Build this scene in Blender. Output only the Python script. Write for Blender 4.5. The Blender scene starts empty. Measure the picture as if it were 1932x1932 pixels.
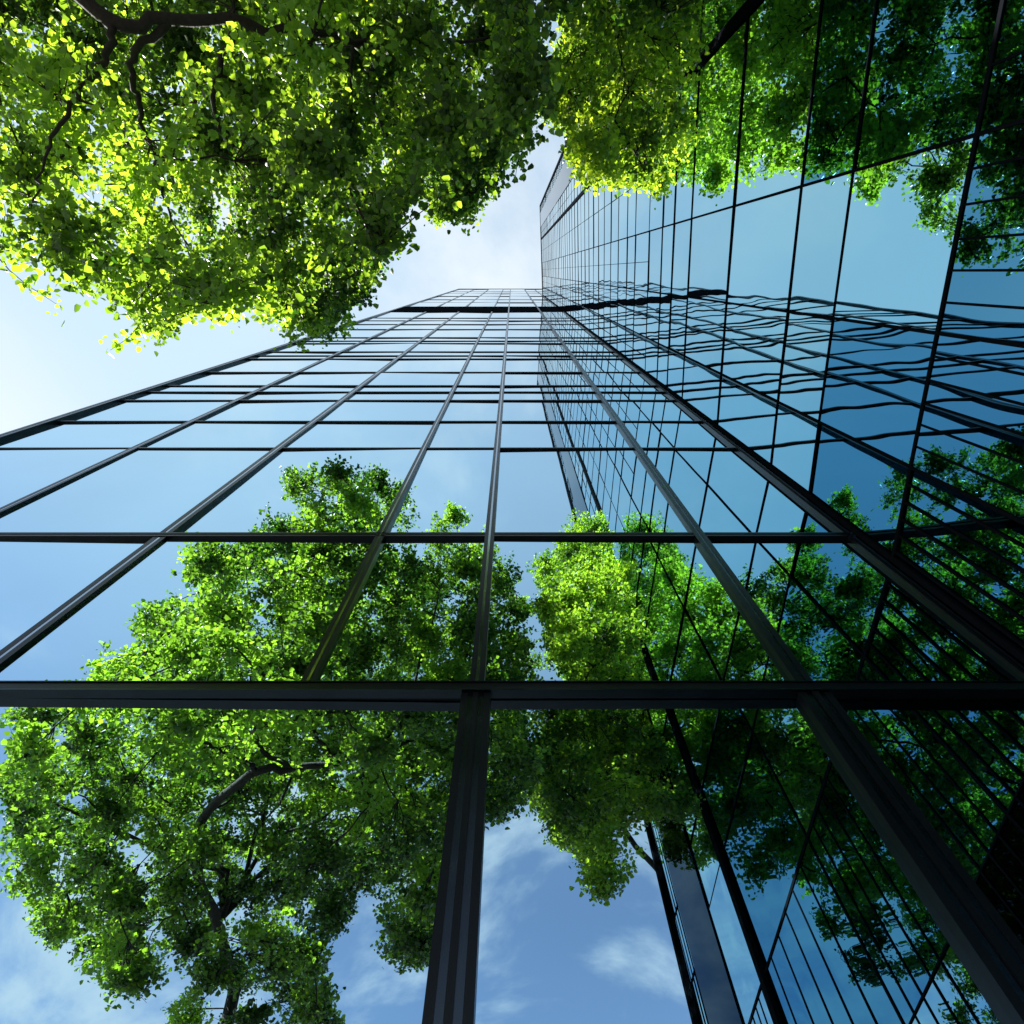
import bpy, math, random
import numpy as np
from mathutils import Vector, Matrix

random.seed(7)
RNG = np.random.default_rng(11)
R = math.radians
scene = bpy.context.scene
col = scene.collection

# ------------------------------------------------------------------ frame of reference
D = 4.0                      # metres from the lens to the main glass wall (+Y)
EYE = 1.6                    # lens height
TILT = R(68.5)               # camera looks up by this much
FPX, HALF = 1151.0, 966.0    # focal length and half width, in 1932-wide picture units
CT, ST = math.cos(TILT), math.sin(TILT)

def W(x, y, z):
    """units of D around the lens -> metres"""
    return np.array((x * D, y * D, z * D + EYE))

def project(p):
    """metres (n,3) -> picture coordinates (n,2) and depth"""
    q = p - np.array((0, 0, EYE))
    d = q[:, 1] * CT + q[:, 2] * ST
    u = -q[:, 1] * ST + q[:, 2] * CT
    ds = np.where(d > 0.05, d, 0.05)
    return np.stack([HALF + FPX * q[:, 0] / ds, HALF - FPX * u / ds], 1), d

def ht(y):
    """height (in D) on the main wall that stands at picture row y on the axis"""
    return math.tan(TILT - math.atan((y - HALF) / FPX))

# ------------------------------------------------------------------ tagging
def tag(o, label=None, cat=None, group=None, kind=None):
    if label: o['label'] = label
    if cat: o['category'] = cat
    if group: o['group'] = group
    if kind: o['kind'] = kind
    return o

def empty(name, loc):
    o = bpy.data.objects.new(name, None)
    col.objects.link(o)
    o.location = loc
    o.empty_display_size = 0.5
    return o

class MB:
    """collects faces and links them as one mesh object"""
    def __init__(s): s.v = []; s.f = []
    def box(s, o, ax, ay, az):
        """box from corner o along three edge vectors"""
        o, ax, ay, az = map(Vector, (o, ax, ay, az))
        if ax.cross(ay).dot(az) < 0:
            o = o + ax; ax = -ax
        n = len(s.v)
        for k in range(8):
            s.v.append(tuple(o + ax * (k & 1) + ay * (k >> 1 & 1) + az * (k >> 2 & 1)))
        for q in ((0, 2, 3, 1), (4, 5, 7, 6), (0, 1, 5, 4), (2, 6, 7, 3), (0, 4, 6, 2), (1, 3, 7, 5)):
            s.f.append(tuple(n + i for i in q))
    def bar(s, x0, x1, y0, y1, z0, z1):
        s.box((x0, y0, z0), (x1 - x0, 0, 0), (0, y1 - y0, 0), (0, 0, z1 - z0))
    def tube(s, pts, radii, sides=6, cap=True):
        pts = [Vector(p) for p in pts]
        n0 = len(s.v)
        ref = Vector((0.31, 0.17, 0.93))
        for i, p in enumerate(pts):
            t = (pts[min(i + 1, len(pts) - 1)] - pts[max(i - 1, 0)])
            t = t.normalized() if t.length > 1e-6 else Vector((0, 0, 1))
            a = t.cross(ref)
            if a.length < 0.05: a = t.cross(Vector((1, 0, 0)))
            a.normalize(); b = t.cross(a)
            for k in range(sides):
                w = 2 * math.pi * k / sides
                s.v.append(tuple(p + (a * math.cos(w) + b * math.sin(w)) * radii[i]))
        for i in range(len(pts) - 1):
            for k in range(sides):
                k2 = (k + 1) % sides
                a0 = n0 + i * sides
                s.f.append((a0 + k, a0 + k2, a0 + sides + k2, a0 + sides + k))
        if cap:
            s.f.append(tuple(n0 + (len(pts) - 1) * sides + k for k in range(sides)))
    def build(s, name, m, parent=None, smooth=False):
        me = bpy.data.meshes.new(name)
        me.from_pydata(s.v, [], s.f)
        me.materials.append(m)
        if smooth: me.polygons.foreach_set('use_smooth', [True] * len(me.polygons))
        me.update()
        o = bpy.data.objects.new(name, me)
        col.objects.link(o)
        if parent is not None:
            o.parent = parent
            o.matrix_parent_inverse = Matrix.Translation(-Vector(parent.location))
        return o

# ------------------------------------------------------------------ materials
def mat(name):
    m = bpy.data.materials.new(name)
    m.use_nodes = True
    nt = m.node_tree
    return m, nt, nt.nodes['Principled BSDF']

def glass_mat(name, tint, edge, wave, scale, rough=0.004, vary=0.35):
    """coated facade glass: reflective film whose reflection turns white towards grazing"""
    m, nt, b = mat(name)
    L = nt.links
    geo = nt.nodes.new('ShaderNodeNewGeometry')
    mp = nt.nodes.new('ShaderNodeMapping'); mp.inputs['Scale'].default_value = scale
    n1 = nt.nodes.new('ShaderNodeTexNoise'); n1.inputs['Scale'].default_value = 1.0
    n1.noise_dimensions = '4D'; n1.inputs['Detail'].default_value = 2.0; n1.inputs['Roughness'].default_value = 0.4
    L.new(geo.outputs['Position'], mp.inputs[0]); L.new(mp.outputs[0], n1.inputs['Vector'])
    bp = nt.nodes.new('ShaderNodeBump'); bp.inputs['Strength'].default_value = 1.0
    bp.inputs['Distance'].default_value = wave
    L.new(n1.outputs['Fac'], bp.inputs['Height']); L.new(bp.outputs[0], b.inputs['Normal'])
    # faint film and dust: the coating is not perfectly even
    n2 = nt.nodes.new('ShaderNodeTexNoise'); n2.inputs['Scale'].default_value = 0.35
    n2.inputs['Detail'].default_value = 6.0
    L.new(geo.outputs['Position'], n2.inputs['Vector'])
    obj = nt.nodes.new('ShaderNodeObjectInfo')
    add = nt.nodes.new('ShaderNodeMath'); add.operation = 'ADD'
    L.new(n2.outputs['Fac'], add.inputs[0])
    ph = nt.nodes.new('ShaderNodeMath'); ph.operation = 'MULTIPLY'; ph.inputs[1].default_value = 60.0
    L.new(obj.outputs['Random'], ph.inputs[0]); L.new(ph.outputs[0], n1.inputs['W'])
    sc = nt.nodes.new('ShaderNodeMath'); sc.operation = 'MULTIPLY'; sc.inputs[1].default_value = vary
    L.new(obj.outputs['Random'], sc.inputs[0]); L.new(sc.outputs[0], add.inputs[1])
    mx = nt.nodes.new('ShaderNodeMix'); mx.data_type = 'RGBA'
    L.new(add.outputs[0], mx.inputs[0])
    mx.inputs[6].default_value = (*[c * 0.92 for c in tint], 1); mx.inputs[7].default_value = (*[min(1, c * 1.08) for c in tint], 1)
    L.new(mx.outputs[2], b.inputs['Base Color'])
    b.inputs['Metallic'].default_value = 1.0
    b.inputs['Roughness'].default_value = rough
    b.inputs['Specular Tint'].default_value = (*edge, 1)
    return m

def metal_mat(name, colr, rough, metallic=0.6):
    m, nt, b = mat(name)
    n = nt.nodes.new('ShaderNodeTexNoise'); n.inputs['Scale'].default_value = 3.0; n.inputs['Detail'].default_value = 5
    geo = nt.nodes.new('ShaderNodeNewGeometry'); nt.links.new(geo.outputs['Position'], n.inputs['Vector'])
    mx = nt.nodes.new('ShaderNodeMix'); mx.data_type = 'RGBA'
    mx.inputs[6].default_value = (*[c * 0.75 for c in colr], 1); mx.inputs[7].default_value = (*[c * 1.25 for c in colr], 1)
    nt.links.new(n.outputs['Fac'], mx.inputs[0]); nt.links.new(mx.outputs[2], b.inputs['Base Color'])
    mr = nt.nodes.new('ShaderNodeMapRange'); mr.inputs['To Min'].default_value = rough * 0.8; mr.inputs['To Max'].default_value = rough * 1.3
    nt.links.new(n.outputs['Fac'], mr.inputs['Value']); nt.links.new(mr.outputs[0], b.inputs['Roughness'])
    b.inputs['Metallic'].default_value = metallic
    return m

M = {}
M['glass_main'] = glass_mat('coated_glass_pale_blue', (0.52, 0.72, 0.82), (0.95, 0.99, 1.0), 0.0045, (0.40, 0.40, 0.25))
M['glass_side'] = glass_mat('coated_glass_teal', (0.27, 0.50, 0.58), (0.88, 0.96, 1.0), 0.015, (0.8, 0.8, 0.26), vary=0.8)
M['glass_deep'] = glass_mat('teal_glass_dark_reflection', (0.08, 0.24, 0.35), (0.6, 0.78, 0.9), 0.014, (0.8, 0.8, 0.26), vary=0.8)  # side glass again, with dark mirrored building and canopy painted into its tint
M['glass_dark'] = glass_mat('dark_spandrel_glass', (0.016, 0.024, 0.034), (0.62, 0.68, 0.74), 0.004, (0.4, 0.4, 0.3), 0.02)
M['frame'] = metal_mat('black_anodised_aluminium', (0.006, 0.007, 0.009), 0.30, 0.1)
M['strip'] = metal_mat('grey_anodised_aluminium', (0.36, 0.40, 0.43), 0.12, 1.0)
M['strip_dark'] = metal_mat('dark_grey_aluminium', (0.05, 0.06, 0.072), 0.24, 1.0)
M['frame'].node_tree.nodes['Principled BSDF'].inputs['Specular IOR Level'].default_value = 0.22
M['black'] = metal_mat('matt_black_louvre', (0.006, 0.007, 0.009), 1.0, 0.0)
M['black'].node_tree.nodes['Principled BSDF'].inputs['Specular IOR Level'].default_value = 0.0
M['core'] = metal_mat('dark_interior', (0.01, 0.012, 0.015), 0.6, 0.0)

def leaf_mat(name, dark, light, tdark, tlight):
    m = bpy.data.materials.new(name); m.use_nodes = True
    nt = m.node_tree; nt.nodes.clear(); L = nt.links
    at = nt.nodes.new('ShaderNodeAttribute'); at.attribute_name = 'tone'
    def mixc(a, b):
        mx = nt.nodes.new('ShaderNodeMix'); mx.data_type = 'RGBA'
        mx.inputs[6].default_value = (*a, 1); mx.inputs[7].default_value = (*b, 1)
        L.new(at.outputs['Fac'], mx.inputs[0]); return mx.outputs[2]
    pr = nt.nodes.new('ShaderNodeBsdfPrincipled')
    L.new(mixc(dark, light), pr.inputs['Base Color'])
    pr.inputs['Roughness'].default_value = 0.5; pr.inputs['Specular IOR Level'].default_value = 0.35
    tr = nt.nodes.new('ShaderNodeBsdfTranslucent'); L.new(mixc(tdark, tlight), tr.inputs['Color'])
    ad = nt.nodes.new('ShaderNodeAddShader'); L.new(pr.outputs[0], ad.inputs[0]); L.new(tr.outputs[0], ad.inputs[1])
    out = nt.nodes.new('ShaderNodeOutputMaterial'); L.new(ad.outputs[0], out.inputs['Surface'])
    return m
M['leaf'] = leaf_mat('broad_leaf_green', (0.009, 0.030, 0.003), (0.062, 0.145, 0.016), (0.018, 0.06, 0.003), (0.28, 0.43, 0.02))
M['leaf2'] = leaf_mat('broad_leaf_yellow_green', (0.014, 0.042, 0.004), (0.085, 0.165, 0.016), (0.035, 0.10, 0.004), (0.31, 0.43, 0.018))

def bark_mat():
    m, nt, b = mat('dark_bark')
    geo = nt.nodes.new('ShaderNodeNewGeometry')
    mp = nt.nodes.new('ShaderNodeMapping'); mp.inputs['Scale'].default_value = (6, 6, 1.6)
    n = nt.nodes.new('ShaderNodeTexNoise'); n.inputs['Scale'].default_value = 2.2; n.inputs['Detail'].default_value = 8
    nt.links.new(geo.outputs['Position'], mp.inputs[0]); nt.links.new(mp.outputs[0], n.inputs['Vector'])
    cr = nt.nodes.new('ShaderNodeValToRGB')
    cr.color_ramp.elements[0].color = (0.008, 0.006, 0.005, 1); cr.color_ramp.elements[1].color = (0.045, 0.034, 0.026, 1)
    nt.links.new(n.outputs['Fac'], cr.inputs[0]); nt.links.new(cr.outputs[0], b.inputs['Base Color'])
    bp = nt.nodes.new('ShaderNodeBump'); bp.inputs['Distance'].default_value = 0.03
    nt.links.new(n.outputs['Fac'], bp.inputs['Height']); nt.links.new(bp.outputs[0], b.inputs['Normal'])
    b.inputs['Roughness'].default_value = 0.9
    return m
M['bark'] = bark_mat()

def paving_mat():
    m, nt, b = mat('grey_paving')
    geo = nt.nodes.new('ShaderNodeNewGeometry')
    br = nt.nodes.new('ShaderNodeTexBrick'); br.inputs['Scale'].default_value = 1.0
    br.inputs['Color1'].default_value = (0.05, 0.049, 0.048, 1); br.inputs['Color2'].default_value = (0.07, 0.069, 0.067, 1)
    br.inputs['Mortar'].default_value = (0.07, 0.07, 0.068, 1); br.inputs['Mortar Size'].default_value = 0.008
    br.inputs['Brick Width'].default_value = 0.9; br.inputs['Row Height'].default_value = 0.6
    nt.links.new(geo.outputs['Position'], br.inputs['Vector']); nt.links.new(br.outputs[0], b.inputs['Base Color'])
    b.inputs['Roughness'].default_value = 0.75
    return m
M['paving'] = paving_mat()

# ------------------------------------------------------------------ ground
g = MB(); g.f = [(0, 1, 2, 3)]; g.v = [(-600, -600, 0), (600, -600, 0), (600, 600, 0), (-600, 600, 0)]
tag(g.build('ground', M['paving']), kind='structure')

# ------------------------------------------------------------------ main tower (glass wall at y = D)
XL, XC, XR2 = -3.29, 1.38, 3.3            # left edge, inner corner, right end above the side tower (D)
H_MAIN = ht(545.5)
H_SIDE = 29.0
FRONT = D
tower = empty('glass_tower', (0, D + 8, 0))
tag(tower, 'tall pale blue glass tower seen straight on, its black mullions rising to a dark band', 'skyscraper')

rows_px = [1312, 1014, 848, 797, 757, 741, 729, 703.5, 678, 672, 664.5, 648.6, 644, 637.5, 622, 612.5, 605.5, 600.5]
band_lo, band_hi = ht(589.0), ht(579.2)
rows_up = [ht(y) for y in (571, 565.5, 559, 554.2, 550.6)]
zs = [-0.30] + [ht(y) for y in rows_px] + [band_lo]
zs_up = [band_hi] + rows_up + [H_MAIN]
mull_x = [-2.28, -1.41, -0.53, -0.09, 0.755]
TILTJ = 0.005

def pane_main(mb, x0, x1, z0, z1, jit=True):
    """one pane, 24 mm thick, set very slightly off true as real units are"""
    a, b = (RNG.normal(0, TILTJ), RNG.normal(0, TILTJ)) if jit else (0, 0)
    X0, X1, Z0, Z1 = x0 * D, x1 * D, z0 * D + EYE, z1 * D + EYE
    a = max(-0.03, min(0.03, a * (X1 - X0) / 2)); b = max(-0.03, min(0.03, b * (Z1 - Z0) / 2))
    n = len(mb.v)
    for yb in (0.0, 0.024):
        mb.v += [(X0, FRONT - a - b + yb, Z0), (X1, FRONT + a - b + yb, Z0), (X1, FRONT + a + b + yb, Z1), (X0, FRONT - a + b + yb, Z1)]
    for q in ((0, 1, 2, 3), (7, 6, 5, 4), (0, 4, 5, 1), (1, 5, 6, 2), (2, 6, 7, 3), (3, 7, 4, 0)):
        mb.f.append(tuple(n + i for i in q))

count = 0
rest = MB()
for i in range(len(zs) - 1):
    z0, z1 = zs[i], zs[i + 1]
    xs = [XL] + mull_x + [XC]
    if i == 0: xs = [XL, -1.41, -0.09, 0.755, XC]
    for k in range(len(xs) - 1):
        if count < 98:
            mb = MB(); pane_main(mb, xs[k], xs[k + 1], z0, z1); mb.build('window_pane', M['glass_main'], tower); count += 1
        else:
            pane_main(rest, xs[k], xs[k + 1], z0, z1)
xs = [XL] + mull_x + [XC, 2.3, XR2]
for i in range(len(zs_up) - 1):
    for k in range(len(xs) - 1):
        if k >= 6 and zs_up[i] < H_SIDE - 1: continue
        pane_main(rest, xs[k], xs[k + 1], zs_up[i], zs_up[i + 1])
tag(rest.build('window_pane', M['glass_main'], tower), kind='stuff')

mb = MB(); mb.bar(XL * D, XC * D, FRONT - 0.06, FRONT + 0.5, band_lo * D + EYE + 0.02, band_hi * D + EYE - 0.02)
mb.build('louvre_band', M['black'], tower)
mb = MB(); mb.bar(XL * D + 0.02, XR2 * D - 0.02, FRONT + 0.09, FRONT + 26, 0.0, H_MAIN * D + EYE - 0.4)
mb.build('building_core', M['core'], tower)
mb = MB(); mb.bar(XL * D - 0.05, XR2 * D + 0.05, FRONT - 0.10, FRONT + 26.1, H_MAIN * D + EYE - 0.05, H_MAIN * D + EYE + 0.45)
mb.build('parapet', M['strip_dark'], tower)
# left return wall of the tower
mb = MB(); mb.bar(XL * D - 0.02, XL * D + 0.018, FRONT + 0.03, FRONT + 26, 0.02, H_MAIN * D + EYE - 0.06)
mb.build('side_wall', M['glass_main'], tower)

def mullion(x, z0, z1, w, depth, name='mullion', strip='strip', rib=False):
    """two dark fins with a metal channel between them, standing off the glass"""
    X, Z0, Z1 = x * D, z0 * D + EYE, z1 * D + EYE
    mb = MB(); f = w * (0.22 if rib else 0.39)
    mb.bar(X - w / 2, X - w / 2 + f, FRONT - depth, FRONT + 0.06, Z0, Z1)
    mb.bar(X + w / 2 - f, X + w / 2, FRONT - depth, FRONT + 0.06, Z0, Z1)
    if rib: mb.bar(X - w * 0.09, X + w * 0.09, FRONT - depth * 1.12, FRONT + 0.06, Z0, Z1)
    o = mb.build(name, M['frame'], tower)
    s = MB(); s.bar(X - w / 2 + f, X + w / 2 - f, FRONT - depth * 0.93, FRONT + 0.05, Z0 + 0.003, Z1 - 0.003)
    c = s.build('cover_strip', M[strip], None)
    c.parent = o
    return o

ZT = zs[1]
HALF_T = 0.058 / D            # half height of the heavy transom
for x, w, d in ((-2.28, 0.18, 0.05), (-1.41, 0.20, 0.05), (-0.53, 0.14, 0.06), (-0.09, 0.15, 0.07), (0.755, 0.18, 0.07), (XC - 0.02, 0.10, 0.06)):
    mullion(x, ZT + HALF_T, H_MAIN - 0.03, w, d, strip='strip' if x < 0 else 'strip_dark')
for x, w, d in ((-1.41, 0.26, 0.08), (-0.09, 0.29, 0.09), (0.755, 0.32, 0.10)):
    mullion(x, -0.38, ZT - HALF_T, w, d, strip='strip_dark', rib=True)
mullion(XL + 0.02, -0.38, H_MAIN - 0.03, 0.26, 0.10)
for x in (2.3, XR2 - 0.02):
    mullion(x, H_SIDE - 1, H_MAIN - 0.03, 0.18, 0.1)

# heavy transom over the ground floor: dark box with lighter lips
zt = ZT * D + EYE
mb = MB()
mb.bar(XL * D + 0.16, XC * D - 0.10, FRONT - 0.115, FRONT + 0.06, zt - 0.056, zt + 0.056)
o = mb.build('transom', M['frame'], tower)
mb = MB()
mb.bar(XL * D + 0.16, XC * D - 0.10, FRONT - 0.128, FRONT - 0.02, zt + 0.0575, zt + 0.072)
mb.bar(XL * D + 0.16, XC * D - 0.10, FRONT - 0.128, FRONT - 0.02, zt - 0.072, zt - 0.0575)
c = mb.build('lip', M['strip_dark'], None); c.parent = o
for i, z in enumerate(zs[2:-1] + rows_up):
    Z = z * D + EYE
    t = 0.10 if i == 0 else (0.058 if i < 3 else 0.060 + 0.0035 * z)
    x1 = XC if z < H_SIDE else XR2
    mb = MB()
    if i == 0:
        mb.bar(XL * D, x1 * D, FRONT - 0.06, FRONT + 0.05, Z + 0.022, Z + 0.075)
        mb.bar(XL * D, x1 * D, FRONT - 0.06, FRONT + 0.05, Z - 0.075, Z - 0.022)
        mb.bar(XL * D, x1 * D, FRONT - 0.035, FRONT + 0.049, Z - 0.021, Z + 0.021)
    else:
        mb.bar(XL * D, x1 * D, FRONT - 0.045, FRONT + 0.05, Z - t / 2, Z + t / 2)
    mb.build('transom', M['frame'], tower)

# ------------------------------------------------------------------ side tower (wall on the right)
A2 = np.array((XC * D, FRONT)); E2 = np.array((1.20 * D, -2.60 * D))
WLEN = float(np.linalg.norm(E2 - A2))
TS = (E2 - A2) / WLEN                      # along the wall, away from the main tower
NS = np.array((TS[1], -TS[0]))             # outward normal (to the left)
if NS[0] > 0: NS = -NS
def SW(s, n, z): p = A2 + TS * s + NS * n; return (float(p[0]), float(p[1]), z)
side = empty('glass_tower', (5 * D, 0, 0))
tag(side, 'teal glass tower close on the right, its wavy panes mirroring the leaf canopy', 'skyscraper')

def s_at(y):                               # distance along the wall for a y in units of D
    return (A2[1] - y * D) / (A2[1] - E2[1]) * WLEN
s_cols = [0.0, s_at(0.62), s_at(0.18), s_at(-0.36), s_at(-1.31), s_at(-1.78), s_at(-2.32), WLEN]
z_side = [-0.38, 1.25, 1.99, 2.66, 3.11, 4.02, 4.93, 5.45, 5.85, 6.4, 7.1, 7.6]
while z_side[-1] < H_SIDE - 0.9: z_side.append(z_side[-1] + 0.62)
z_side.append(H_SIDE)

def sbox(mb, s0, s1, n0, n1, z0, z1):
    p = Vector(SW(s0, n0, z0)); a = Vector(SW(s1, n0, z0)) - p; b = Vector(SW(s0, n1, z0)) - p
    mb.box(p, a, b, (0, 0, z1 - z0))
def pane_side(mb, s0, s1, z0, z1):
    j = [RNG.normal(0, 0.0045) for _ in range(3)]
    Z0, Z1 = z0 * D + EYE, z1 * D + EYE
    n = len(mb.v)
    for nb in (0.0, -0.024):
        mb.v += [SW(s0, nb + j[0], Z0), SW(s1, nb + j[1], Z0), SW(s1, nb + j[1] + j[2], Z1), SW(s0, nb + j[0] + j[2], Z1)]
    for q in ((0, 1, 2, 3), (7, 6, 5, 4), (0, 4, 5, 1), (1, 5, 6, 2), (2, 6, 7, 3), (3, 7, 4, 0)):
        mb.f.append(tuple(n + i for i in q))
count = 0; rest = MB()
for i in range(len(z_side) - 1):
    for k in range(len(s_cols) - 1):
        if k == 5:  continue                                     # the dark pilaster
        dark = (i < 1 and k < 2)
        if count < 98:
            mb = MB(); pane_side(mb, s_cols[k], s_cols[k + 1], z_side[i], z_side[i + 1])
            deep = (i in (1, 2) and k < 2) or (i == 1 and k in (2, 3)) or (i in (2, 3) and k == 3)  # panes that get the darker tint in place of a dark reflection
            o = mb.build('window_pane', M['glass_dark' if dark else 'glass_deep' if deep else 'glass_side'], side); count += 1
            if deep: o['label'] = 'pane low on the side tower, dark reflection painted in as deep blue'
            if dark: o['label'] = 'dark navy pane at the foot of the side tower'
        else:
            pane_side(rest, s_cols[k], s_cols[k + 1], z_side[i], z_side[i + 1])
tag(rest.build('window_pane', M['glass_side'], side), kind='stuff')
ZB, ZTOP = 0.02, H_SIDE * D + EYE
mb = MB(); sbox(mb, s_cols[5], s_cols[6], -0.03, 0.05, ZB, ZTOP - 0.1); mb.build('pilaster', M['glass_dark'], side)
# body behind the glass, ending at the main tower's wall plane
mb = MB()
c = [SW(0.02, -0.09, 0), SW(WLEN - 0.02, -0.09, 0)]
far = [(c[1][0] + 26, c[1][1] - 1.8, 0), (c[0][0] + 26, c[0][1], 0)]
for z in (0.0, ZTOP - 0.05):
    for p in (c[0], c[1], far[0], far[1]): mb.v.append((p[0], p[1], z))
mb.f = [(3, 2, 1, 0), (4, 5, 6, 7), (0, 1, 5, 4), (1, 2, 6, 5), (2, 3, 7, 6), (3, 0, 4, 7)]
mb.build('building_core', M['core'], side)
# end wall of the side tower in the same glass
mb = MB()
p = Vector(SW(WLEN - 0.0, 0.0, ZB)); mb.box(p, Vector((26, -1.8, 0)), Vector((-0.005, -0.03, 0)), (0, 0, ZTOP - 0.1))
mb.build('end_wall', M['glass_side'], side)
for k, s in enumerate(s_cols):
    w, d = {0: (0.08, 0.04), 4: (0.20, 0.10), 7: (0.22, 0.10)}.get(k, (0.045, 0.02))
    mb = MB(); s0 = s - w / 2
    if k == 0: s0 = 0.10
    sbox(mb, s0, s0 + w, -0.05, d, ZB, ZTOP - 0.02)
    mb.build('mullion', M['black'], side)
for k in range(len(s_cols) - 1):           # slim intermediate glazing bars, every bay in four
    if k in (5,): continue
    for u in ((0.2, 0.4, 0.6, 0.8) if k == 6 else (0.5,)):
        s = s_cols[k] + (s_cols[k + 1] - s_cols[k]) * u
        mb = MB(); sbox(mb, s - 0.012, s + 0.012, -0.05, 0.014, (z_side[0] if k == 6 else z_side[9]) * D + EYE, ZTOP - 0.03); mb.build('glazing_bar', M['black'], side)
for k in range(5):                         # close-set slim bars on the lowest storeys
    for u in (0.17, 0.34, 0.5, 0.67, 0.84):
        s = s_cols[k] + (s_cols[k + 1] - s_cols[k]) * u
        if s < 0.15: continue
        mb = MB(); sbox(mb, s - 0.014, s + 0.014, -0.05, 0.018, z_side[0] * D + EYE, z_side[2] * D + EYE - 0.01); mb.build('glazing_bar', M['black'], side)
for i, z in enumerate(z_side[1:-1]):
    t = 0.024 if i == 0 else 0.06 if i in (1, 4) else (0.042 if i % 2 else 0.026)
    Z = z * D + EYE
    mb = MB(); sbox(mb, 0.10, WLEN, -0.045, 0.022, Z - t / 2, Z + t / 2); mb.build('transom', M['black'], side)
mb = MB(); sbox(mb, 0.0, WLEN + 0.06, -0.4, 0.09, ZTOP - 0.02, ZTOP + 0.5); mb.build('parapet', M['strip_dark'], side)

# ------------------------------------------------------------------ trees
def inside(poly, pt):
    x, y = pt[:, 0], pt[:, 1]; r = np.zeros(len(pt), bool)
    n = len(poly); j = n - 1
    for i in range(n):
        xi, yi = poly[i]; xj, yj = poly[j]
        c = ((yi > y) != (yj > y)) & (x < (xj - xi) * (y - yi) / (yj - yi + 1e-9) + xi)
        r ^= c; j = i
    return r

def mirrored(p):
    q = p.copy(); q[:, 1] = 2 * FRONT - q[:, 1]; return q

def in_crown(p, shape, overhead, beyond, jitter):
    """crown shape: a rounded body, trimmed to the outline it has from below and from the wall side"""
    ok = shape(p)
    a, d = project(p)
    a = a + RNG.normal(0, jitter, a.shape)
    inframe = (d > 0.3) & (a[:, 0] > -60) & (a[:, 0] < 1990) & (a[:, 1] > -60) & (a[:, 1] < 1990)
    ok &= ~inframe | inside(overhead, a)
    b, d = project(mirrored(p))
    b = b + RNG.normal(0, jitter, b.shape)
    inframe = (d > 0.3) & (b[:, 0] > -600) & (b[:, 0] < 1990) & (b[:, 1] > -60) & (b[:, 1] < 1990)
    ok &= ~inframe | inside(beyond, b)
    # stay clear of both glass walls
    ok &= (p[:, 1] < FRONT - 0.7)
    rel = (p[:, :2] - A2) @ NS; al = (p[:, :2] - A2) @ TS
    ok &= (rel > 0.6) | (al > WLEN + 0.5)
    return ok

LEAF_OUT = np.array([(0, 0), (0.42, 0.14), (0.36, 0.46), (0.30, 0.74), (0, 1.0)])
def leaves(name, centres, normals_up, per, spread, size, m, parent, tones):
    """many small folded lobed leaves as one crown mesh"""
    n = len(centres) * per
    ax = np.repeat(normals_up, per, 0)
    c = np.repeat(centres, per, 0) + ax * RNG.uniform(-0.42, 0.34, (n, 1)) + RNG.normal(0, 1, (n, 3)) * np.array((spread, spread, spread * 0.6))
    up = RNG.normal(0, 1, (n, 3)) * np.array((0.62, 0.62, 0.40)) + np.array((0, 0, 0.85))
    up /= np.linalg.norm(up, axis=1)[:, None]
    d = RNG.normal(0, 1, (n, 3)); d -= up * (d * up).sum(1)[:, None]; d /= np.linalg.norm(d, axis=1)[:, None] + 1e-9
    e = np.cross(up, d)
    sz = size * RNG.uniform(0.5, 1.3, n)
    k = len(LEAF_OUT)
    lv = [(x, y) for x, y in LEAF_OUT] + [(-x, y) for x, y in LEAF_OUT[1:-1][::-1]]
    nv = len(lv)
    V = np.zeros((n, nv, 3))
    fold = RNG.uniform(0.05, 0.45, n)
    for i, (x, y) in enumerate(lv):
        V[:, i] = c + (e * x + d * (y - 0.45)) * sz[:, None] + up * (abs(x) * fold * sz)[:, None] - up * ((y * y) * 0.22 * sz)[:, None]
    base = (np.arange(n) * nv)[:, None]
    right = base + np.arange(k)[None]
    left = base + np.array([0] + list(range(k - 1, nv)))[None]
    loops = np.concatenate([right, left], 1).reshape(-1)
    me = bpy.data.meshes.new(name)
    me.vertices.add(n * nv); me.vertices.foreach_set('co', V.reshape(-1).astype(np.float32))
    me.loops.add(len(loops)); me.loops.foreach_set('vertex_index', loops.astype(np.int32))
    me.polygons.add(n * 2)
    me.polygons.foreach_set('loop_start', (np.arange(n * 2) * k).astype(np.int32))
    me.update(calc_edges=True)
    t = np.clip(np.repeat(tones, per) + RNG.normal(0, 0.22, n), 0, 1)
    at = me.attributes.new('tone', 'FLOAT', 'POINT')
    at.data.foreach_set('value', np.repeat(t, nv).astype(np.float32))
    me.materials.append(m)
    o = bpy.data.objects.new(name, me); col.objects.link(o)
    o.parent = parent; o.matrix_parent_inverse = Matrix.Translation(-Vector(parent.location))
    return o

def curve(p0, p1, sag=0.0, wob=0.1, n=6, start=None):
    """bent path between two points, leaving along start if given"""
    p0, p1 = np.array(p0, float), np.array(p1, float)
    L = np.linalg.norm(p1 - p0); out = []
    m = (p0 + p1) / 2 + np.array((0, 0, sag * L)) + RNG.normal(0, wob, 3) * L * 0.5
    if start is not None: m = p0 + start * L * 0.5 + (m - p0) * 0.45
    for i in range(n + 1):
        t = i / n
        q = (1 - t) ** 2 * p0 + 2 * t * (1 - t) * m + t * t * p1
        if 0 < i < n: q = q + RNG.normal(0, 0.022, 3) * L
        out.append(q)
    return out

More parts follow.
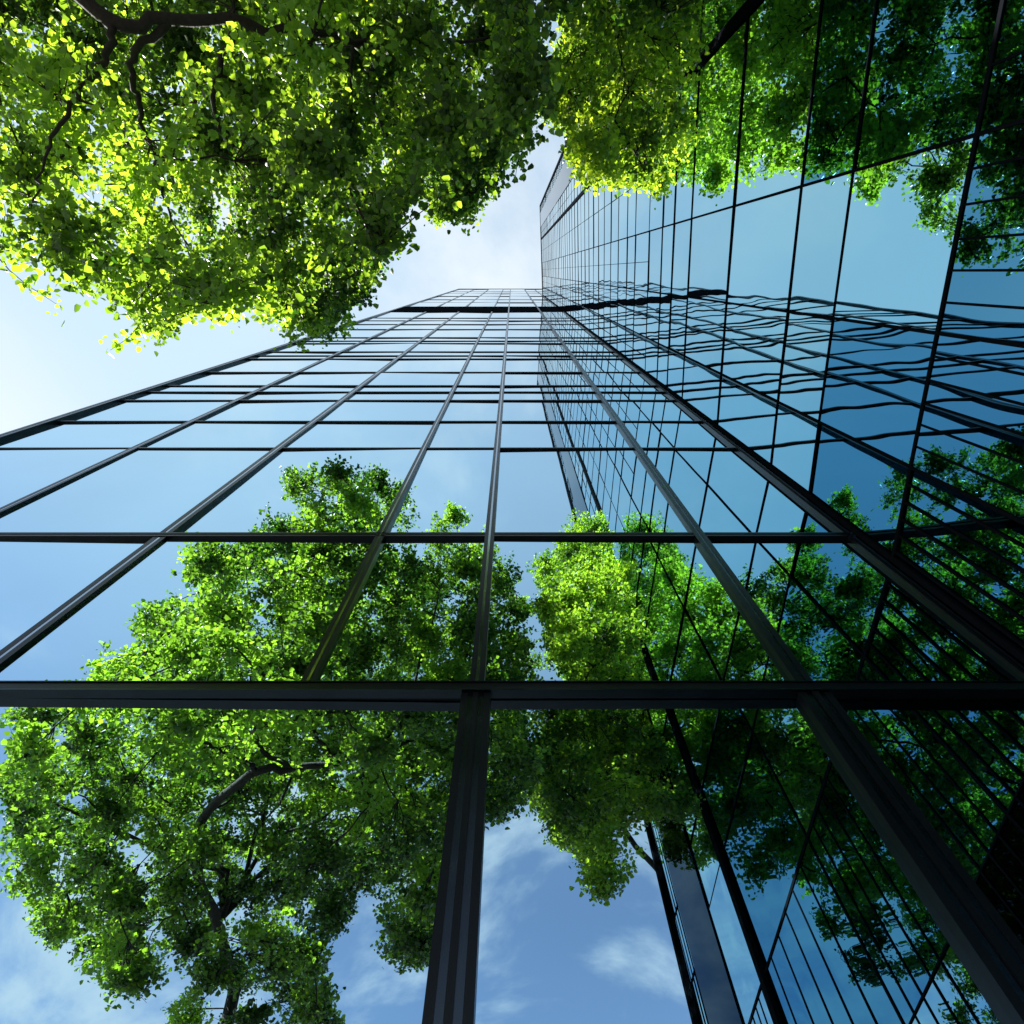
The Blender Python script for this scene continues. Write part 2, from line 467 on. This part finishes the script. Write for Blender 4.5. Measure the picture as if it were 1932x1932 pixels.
def bend(pts, per=4):
    """rounded, slightly crooked path through the given points"""
    p = [np.array(q, float) for q in pts]; p = [2 * p[0] - p[1]] + p + [2 * p[-1] - p[-2]]; out = []
    for i in range(1, len(p) - 2):
        for k in range(per):
            t = k / per
            q = 0.5 * (2 * p[i] + (p[i + 1] - p[i - 1]) * t + (2 * p[i - 1] - 5 * p[i] + 4 * p[i + 1] - p[i + 2]) * t * t + (3 * p[i] - p[i - 1] - 3 * p[i + 1] + p[i + 2]) * t ** 3)
            out.append(q + (RNG.normal(0, 0.035, 3) if k else 0))
    return out + [p[-2]]

def kmeans(p, k, it=12):
    c = p[RNG.choice(len(p), k, replace=False)]
    for _ in range(it):
        a = ((p[:, None] - c[None]) ** 2).sum(2).argmin(1)
        for j in range(k):
            if (a == j).any(): c[j] = p[a == j].mean(0)
    return c, a

def make_tree(name, label, base, fork, box, shape, overhead, beyond, n_bough, gap, tuft, n_twig, per, size, leaf, n_limb, r_trunk, guides=(), lightness=0.5, hub=None):
    root = empty(name, (base[0], base[1], 0)); tag(root, label, 'tree')
    lo, hi = box
    # boughs: spaced-out points in the crown
    cand = RNG.uniform(lo, hi, (400000, 3))
    cand = cand[in_crown(cand, shape, overhead, beyond, 4.0)]
    pts = []
    arr = np.zeros((0, 3))
    for q in cand:
        if len(pts) and ((arr[:len(pts)] - q) ** 2).sum(1).min() < gap * gap: continue
        pts.append(q); arr = np.array(pts)
        if len(pts) >= n_bough: break
    bough = np.array(pts)
    # twigs: leaf sprays within each bough
    tw = []; owner = []
    for i, q in enumerate(bough):
        rr = tuft * RNG.uniform(0.6, 1.4)
        s = RNG.normal(0, 1, (n_twig * 6, 3)); s /= np.linalg.norm(s, axis=1)[:, None]
        s = q + s * (RNG.uniform(0, 1, (len(s), 1)) ** 0.45) * np.array((rr, rr, rr * 0.5))
        s = s[in_crown(s, shape, overhead, beyond, 9.0)][:n_twig]
        tw.append(s); owner += [i] * len(s)
    full = [i for i in range(len(bough)) if len(tw[i]) >= 7]
    bough = bough[full]; tw = [tw[i] for i in full]
    owner = np.repeat(np.arange(len(bough)), [len(t) for t in tw]); tw = np.concatenate(tw)
    tone_b = np.clip(RNG.normal(lightness, 0.28, len(bough)), 0, 1)
    tones = np.clip(tone_b[owner] + RNG.normal(0, 0.12, len(tw)), 0, 1)
    ax = tw - bough[owner] + RNG.normal(0, 0.35, tw.shape); ax[:, 2] *= 0.6
    ax /= np.linalg.norm(ax, axis=1)[:, None]
    leaves('crown', tw, ax, per, 0.105, size, M[leaf], root, tones)
    print('TREE', name, 'candidates', len(cand), 'boughs', len(bough), 'sprays', len(tw), 'leaves', len(tw) * per)
    # trunk
    fork = np.array(fork, float); base3 = np.array((base[0], base[1], -0.15))
    path = curve(base3, fork, 0, 0.05, 8)
    rad = [r_trunk * (1.5 - 0.9 * min(1, i / 1.5) * 0.55 - 0.45 * i / 8) for i in range(9)]
    mb = MB(); mb.tube(path, rad, 14); mb.build('trunk', M['bark'], root, True)
    # limbs to groups of boughs, branches to boughs, twigs to sprays
    cen, grp = kmeans(bough, n_limb)
    limbs = [bend(g) for g in guides]
    for j in range(n_limb):
        limbs.append(curve((fork if hub is None else hub) + RNG.normal(0, 0.1, 3), cen[j], 0.06, 0.10, 9, np.array((0, 0, 0.55))))
    nodes = []; nrad = []
    for gi, pth in enumerate(limbs):
        r0 = r_trunk * ((0.50 if gi == 0 else 0.20) if gi < len(guides) else 0.28)
        rads = [r0 * (1 - 0.88 * (i / (len(pth) - 1)) ** 0.8) for i in range(len(pth))]
        mb = MB(); mb.tube(pth, rads, 9); mb.build('limb', M['bark'], root, True)
        for i, q in enumerate(pth):
            if i >= 2: nodes.append(q); nrad.append(rads[i])
    nodes = np.array(nodes); nrad = np.array(nrad)
    br = MB(); order = np.argsort([((nodes - q) ** 2).sum(1).min() for q in bough])
    for bi in order:
        q = bough[bi]
        d2 = ((nodes - q) ** 2).sum(1); k = int(d2.argmin())
        pth = curve(nodes[k], q, 0.05, 0.16, 5)
        r0 = max(0.024, min(nrad[k] * 0.6, 0.030 + 0.018 * math.sqrt(d2[k])))
        rads = [r0 * (1 - 0.7 * i / 5) for i in range(6)]
        br.tube(pth, rads, 6, False)
        nodes = np.concatenate([nodes, np.array(pth[2:])]); nrad = np.concatenate([nrad, np.array(rads[2:])])
        for ti in np.nonzero(owner == bi)[0]:
            t = tw[ti]; s = pth[-1 - int(RNG.integers(0, 3))]
            br.tube(curve(s, t, 0.03, 0.18, 3) + [t + ax[ti] * 0.36], [0.014, 0.011, 0.008, 0.006, 0.003], 4, False)
    br.build('branches', M['bark'], root, True)
    return root

def at(px, py, z):
    """the point at height z (in D above the lens) on the sight line through a picture position"""
    a, b = (px - HALF) / FPX, (HALF - py) / FPX
    d = np.array((a, CT - b * ST, ST + b * CT)); d = d / d[2] * z
    return W(*d)

BIG = -3000
over_left = [(BIG, BIG), (1000, BIG), (1075, -100), (1062, 60), (1040, 140), (1010, 240), (985, 298), (930, 350), (866, 405), (835, 410), (800, 385), (765, 370),
             (742, 420), (738, 480), (690, 530), (672, 580), (610, 635), (550, 645), (520, 590), (480, 575), (430, 600), (360, 560), (338, 590), (330, 622), (250, 655), (190, 645),
             (170, 590), (120, 585), (90, 632), (35, 605), (70, 570), (110, 520), (70, 480), (40, 528), (BIG, 540)]
beyond_left = [(640, 858), (690, 880), (725, 902), (755, 905), (780, 940), (840, 925), (880, 960), (912, 1000), (960, 1060), (1005, 1180), (1015, 1265), (1050, 1330), (1080, 1385), (1040, 1440), (1000, 1510), (940, 1532),
               (905, 1560), (870, 1700), (850, 1800), (800, 1830), (740, 1790), (725, 1705), (690, 1680), (650, 1740), (620, 1850), (640, 1960), (600, 2300), (340, 2300), (350, 1900), (300, 1870), (225, 1905), (175, 1830),
               (150, 1770), (95, 1800), (65, 1690), (5, 1690), (45, 1600), (10, 1480), (40, 1400), (15, 1370), (60, 1335), (170, 1285), (215, 1250), (265, 1215), (255, 1160), (370, 1120), (365, 1050), (450, 1030), (480, 985), (512, 915), (545, 890), (585, 875)]
over_right = [(1035, BIG), (1900, BIG), (1420, -120), (1335, 0), (1420, 60), (1430, 200), (1400, 270), (1340, 330), (1290, 300), (1250, 360), (1200, 320), (1150, 345), (1095, 322), (1078, 255), (1030, 200), (1055, 120), (1060, 0), (1045, -200)]
beyond_right = [(985, 990), (1050, 985), (1068, 905), (1130, 895), (1180, 905), (1235, 880), (1290, 930), (1330, 960), (1420, 1100), (1440, 1290), (1520, 1500), (1530, 1640), (1450, 1680), (1390, 1690), (1340, 1655),
                (1235, 1660), (1220, 1720), (1150, 1748), (1128, 1700), (1110, 1650), (1106, 1600), (1045, 1590), (1012, 1490), (1035, 1400), (1085, 1330), (1085, 1285), (1035, 1220), (1012, 1150), (968, 1060)]

def shape_left(p):
    x, y, z = p[:, 0] / D, p[:, 1] / D, (p[:, 2] - EYE) / D
    top = 6.6 - 0.20 * (x + 1.4) ** 2 - 0.16 * (y + 1.2) ** 2
    bot = 2.30 + 0.05 * (x + 2.4) ** 2 + 0.5 * np.exp(-((x + 1.6) / 1.0) ** 2 - ((y + 0.9) / 0.55) ** 2) - 0.42 * np.clip(-y - 1.0, 0, 1.0)
    return (z < top) & (z > bot) & (z > 0.535 * (2 - y)) & (((x + 2.0) / 2.9) ** 2 + ((y + 1.6) / 2.3) ** 2 < 1)

def shape_right(p):
    x, y, z = p[:, 0] / D, p[:, 1] / D, (p[:, 2] - EYE) / D
    return (z < 7.2) & (z > 1.6) & (z > (0.69 + 0.42 * np.clip(x - 0.46, 0, 0.5)) * (2 - y)) & (y > -3.9) & (x < 1.25) & ((z > 3.4 + 0.8 * x) | (y < -1.2))

limb_guides = [
    [W(-2.25, -3.6, 3.25), W(-2.3, -2.9, 3.3), W(-2.25, -2.1, 3.15), W(-2.05, -1.45, 2.98), at(190, 28, 2.92), at(320, 36, 2.98), at(470, 44, 3.05), at(600, 62, 3.13), at(720, 78, 3.28), at(850, 80, 3.42), at(960, 60, 3.58)],
    [at(190, 28, 2.92), at(215, 80, 2.90), at(185, 125, 2.86), at(160, 160, 2.83), at(130, 215, 2.79), at(95, 260, 2.75), at(84, 300, 2.71), at(60, 380, 2.75), at(62, 450, 2.85)],
    [at(320, 36, 2.98), at(255, 95, 3.01), at(250, 150, 3.05), at(268, 215, 3.13), at(285, 275, 3.20), at(300, 330, 3.28), at(320, 400, 3.35), at(352, 470, 3.75), at(372, 530, 3.9)],
    [at(470, 44, 3.05), at(432, 90, 3.13), at(405, 150, 3.20), at(405, 210, 3.28), at(435, 265, 3.42), at(470, 315, 3.58), at(520, 380, 3.80), at(560, 470, 4.10)],
    [at(720, 78, 3.28), at(700, 140, 3.50), at(715, 220, 3.80), at(760, 300, 4.17), at(800, 350, 4.9), at(850, 370, 5.1)],
]
right_guides = [[W(1.9, -3.35, 3.2), W(1.45, -3.25, 3.9), W(0.95, -3.05, 4.6), W(0.75, -2.5, 4.9), W(0.62, -1.9, 5.1), W(0.6, -1.3, 5.2)]]
make_tree('broadleaf_tree', 'large green broadleaf tree arching over the left of the view with dark limbs', (-2.2 * D, -3.75 * D), W(-2.25, -3.6, 3.25),
          (np.array((-4.9 * D, -4.0 * D, 1.8 * D)), np.array((0.9 * D, 0.75 * D, 6.8 * D + EYE))), shape_left, over_left, beyond_left,
          410, 1.52, 0.92, 20, 36, 0.116, 'leaf', 7, 0.36, limb_guides, 0.36, W(-2.3, -2.9, 3.4))
make_tree('broadleaf_tree', 'yellow green broadleaf tree reaching past the edge of the side tower, at the top centre', (2.1 * D, -3.4 * D), W(1.9, -3.35, 3.2),
          (np.array((-0.4 * D, -4.6 * D, 1.6 * D)), np.array((1.9 * D, 0.7 * D, 7.2 * D + EYE))), shape_right, over_right, beyond_right,
          170, 1.48, 0.90, 19, 38, 0.112, 'leaf2', 5, 0.32, right_guides, 0.50, W(0.9, -3.05, 4.6))

# ------------------------------------------------------------------ sky and sun
SUN_DIR = Vector((-0.70, 0.24, 0.67)).normalized()
world = bpy.data.worlds.new('World'); scene.world = world; world.use_nodes = True
nt = world.node_tree; L = nt.links; bg = nt.nodes['Background']
sky = nt.nodes.new('ShaderNodeTexSky'); sky.sky_type = 'NISHITA'; sky.sun_disc = False; sky.dust_density = 0.3; sky.ozone_density = 0.6
sky.sun_elevation = math.asin(SUN_DIR.z); sky.sun_rotation = math.atan2(SUN_DIR.x, SUN_DIR.y)
tc = nt.nodes.new('ShaderNodeTexCoord')
sp = nt.nodes.new('ShaderNodeSeparateXYZ'); L.new(tc.outputs['Generated'], sp.inputs[0])
def mth(op, a, b=None, c=None):
    n = nt.nodes.new('ShaderNodeMath'); n.operation = op
    for i, v in enumerate((a, b, c)):
        if v is None: continue
        if isinstance(v, (int, float)): n.inputs[i].default_value = v
        else: L.new(v, n.inputs[i])
    return n.outputs[0]
zc = mth('ADD', mth('MAXIMUM', sp.outputs[2], 0.0), 0.12)
cb = nt.nodes.new('ShaderNodeCombineXYZ')
L.new(mth('DIVIDE', sp.outputs[0], zc), cb.inputs[0]); L.new(mth('DIVIDE', sp.outputs[1], zc), cb.inputs[1])
def noise(scale, detail, rough, off, dist=0.0):
    mp = nt.nodes.new('ShaderNodeMapping'); mp.inputs['Location'].default_value = off
    L.new(cb.outputs[0], mp.inputs[0])
    n = nt.nodes.new('ShaderNodeTexNoise'); n.inputs['Scale'].default_value = scale; n.inputs['Detail'].default_value = detail
    n.inputs['Roughness'].default_value = rough; n.inputs['Distortion'].default_value = dist
    L.new(mp.outputs[0], n.inputs['Vector']); return n.outputs['Fac']
low = (noise(2.3, 10, 0.58, (0.2, 3.9, 9), 0.35), noise(0.9, 4, 0.5, (4.6, 2.2, 10)))
high = (noise(2.1, 10, 0.56, (1.10, 6.02, 2), 0.25), noise(0.9, 4, 0.5, (6.78, 3.17, 3)))
def ramp(v, a, b, to0=0.0, to1=1.0):
    m = nt.nodes.new('ShaderNodeMapRange'); m.interpolation_type = 'SMOOTHSTEP'
    L.new(v, m.inputs['Value']); m.inputs['From Min'].default_value = a; m.inputs['From Max'].default_value = b
    m.inputs['To Min'].default_value = to0; m.inputs['To Max'].default_value = to1; return m.outputs[0]
def cumulus(pair): return mth('MULTIPLY', ramp(pair[0], 0.42, 0.62), ramp(pair[1], 0.28, 0.46))
cum = mth('ADD', mth('MULTIPLY', cumulus(low), ramp(sp.outputs[2], 0.70, 0.86, 1.0, 0.0)), mth('MULTIPLY', mth('MULTIPLY', ramp(high[0], 0.46, 0.66), ramp(high[1], 0.36, 0.56)), ramp(sp.outputs[2], 0.80, 0.92)))
veil = ramp(sp.outputs[2], 0.55, 0.97, 0.04, 0.62)          # thin high cloud sheet, thickest overhead
left = ramp(mth('MULTIPLY', sp.outputs[0], -1.0), -0.1, 0.6, 0.0, 0.38)
veil = mth('MINIMUM', mth('ADD', veil, mth('MULTIPLY', left, ramp(sp.outputs[2], 0.4, 0.8))), 0.9)
cov = veil
mx = nt.nodes.new('ShaderNodeMix'); mx.data_type = 'RGBA'
L.new(cov, mx.inputs[0]); L.new(sky.outputs[0], mx.inputs[6]); mx.inputs[7].default_value = (3.2, 4.2, 5.0, 1)
m2 = nt.nodes.new('ShaderNodeMix'); m2.data_type = 'RGBA'
L.new(mth('MULTIPLY', cum, 0.9), m2.inputs[0]); L.new(mx.outputs[2], m2.inputs[6]); m2.inputs[7].default_value = (4.2, 4.6, 4.9, 1)
L.new(m2.outputs[2], bg.inputs['Color']); bg.inputs['Strength'].default_value = 0.06

sl = bpy.data.lights.new('sun', 'SUN'); sl.energy = 5.0; sl.angle = R(0.53); sl.color = (1.0, 0.96, 0.89)
so = bpy.data.objects.new('sun', sl); col.objects.link(so)
so.location = tuple(SUN_DIR * 200); so.rotation_euler = SUN_DIR.to_track_quat('Z', 'Y').to_euler()

# ------------------------------------------------------------------ camera and render
cam = bpy.data.cameras.new('camera'); co = bpy.data.objects.new('camera', cam); col.objects.link(co)
cam.sensor_width = 36; cam.sensor_fit = 'HORIZONTAL'; cam.lens = 36 * FPX / (2 * HALF)
cam.clip_start = 0.05; cam.clip_end = 3000
co.location = (0, 0, EYE); co.rotation_euler = (math.pi / 2 + TILT, 0, 0)
scene.camera = co
vs = scene.view_settings
vs.view_transform = 'Standard'; vs.look = 'None'; vs.exposure = 1.85; vs.gamma = 1.0; vs.use_curve_mapping = False
cy = scene.cycles
cy.max_bounces = 10; cy.glossy_bounces = 6; cy.diffuse_bounces = 3; cy.transmission_bounces = 4
cy.sample_clamp_indirect = 4.0; cy.use_denoising = True
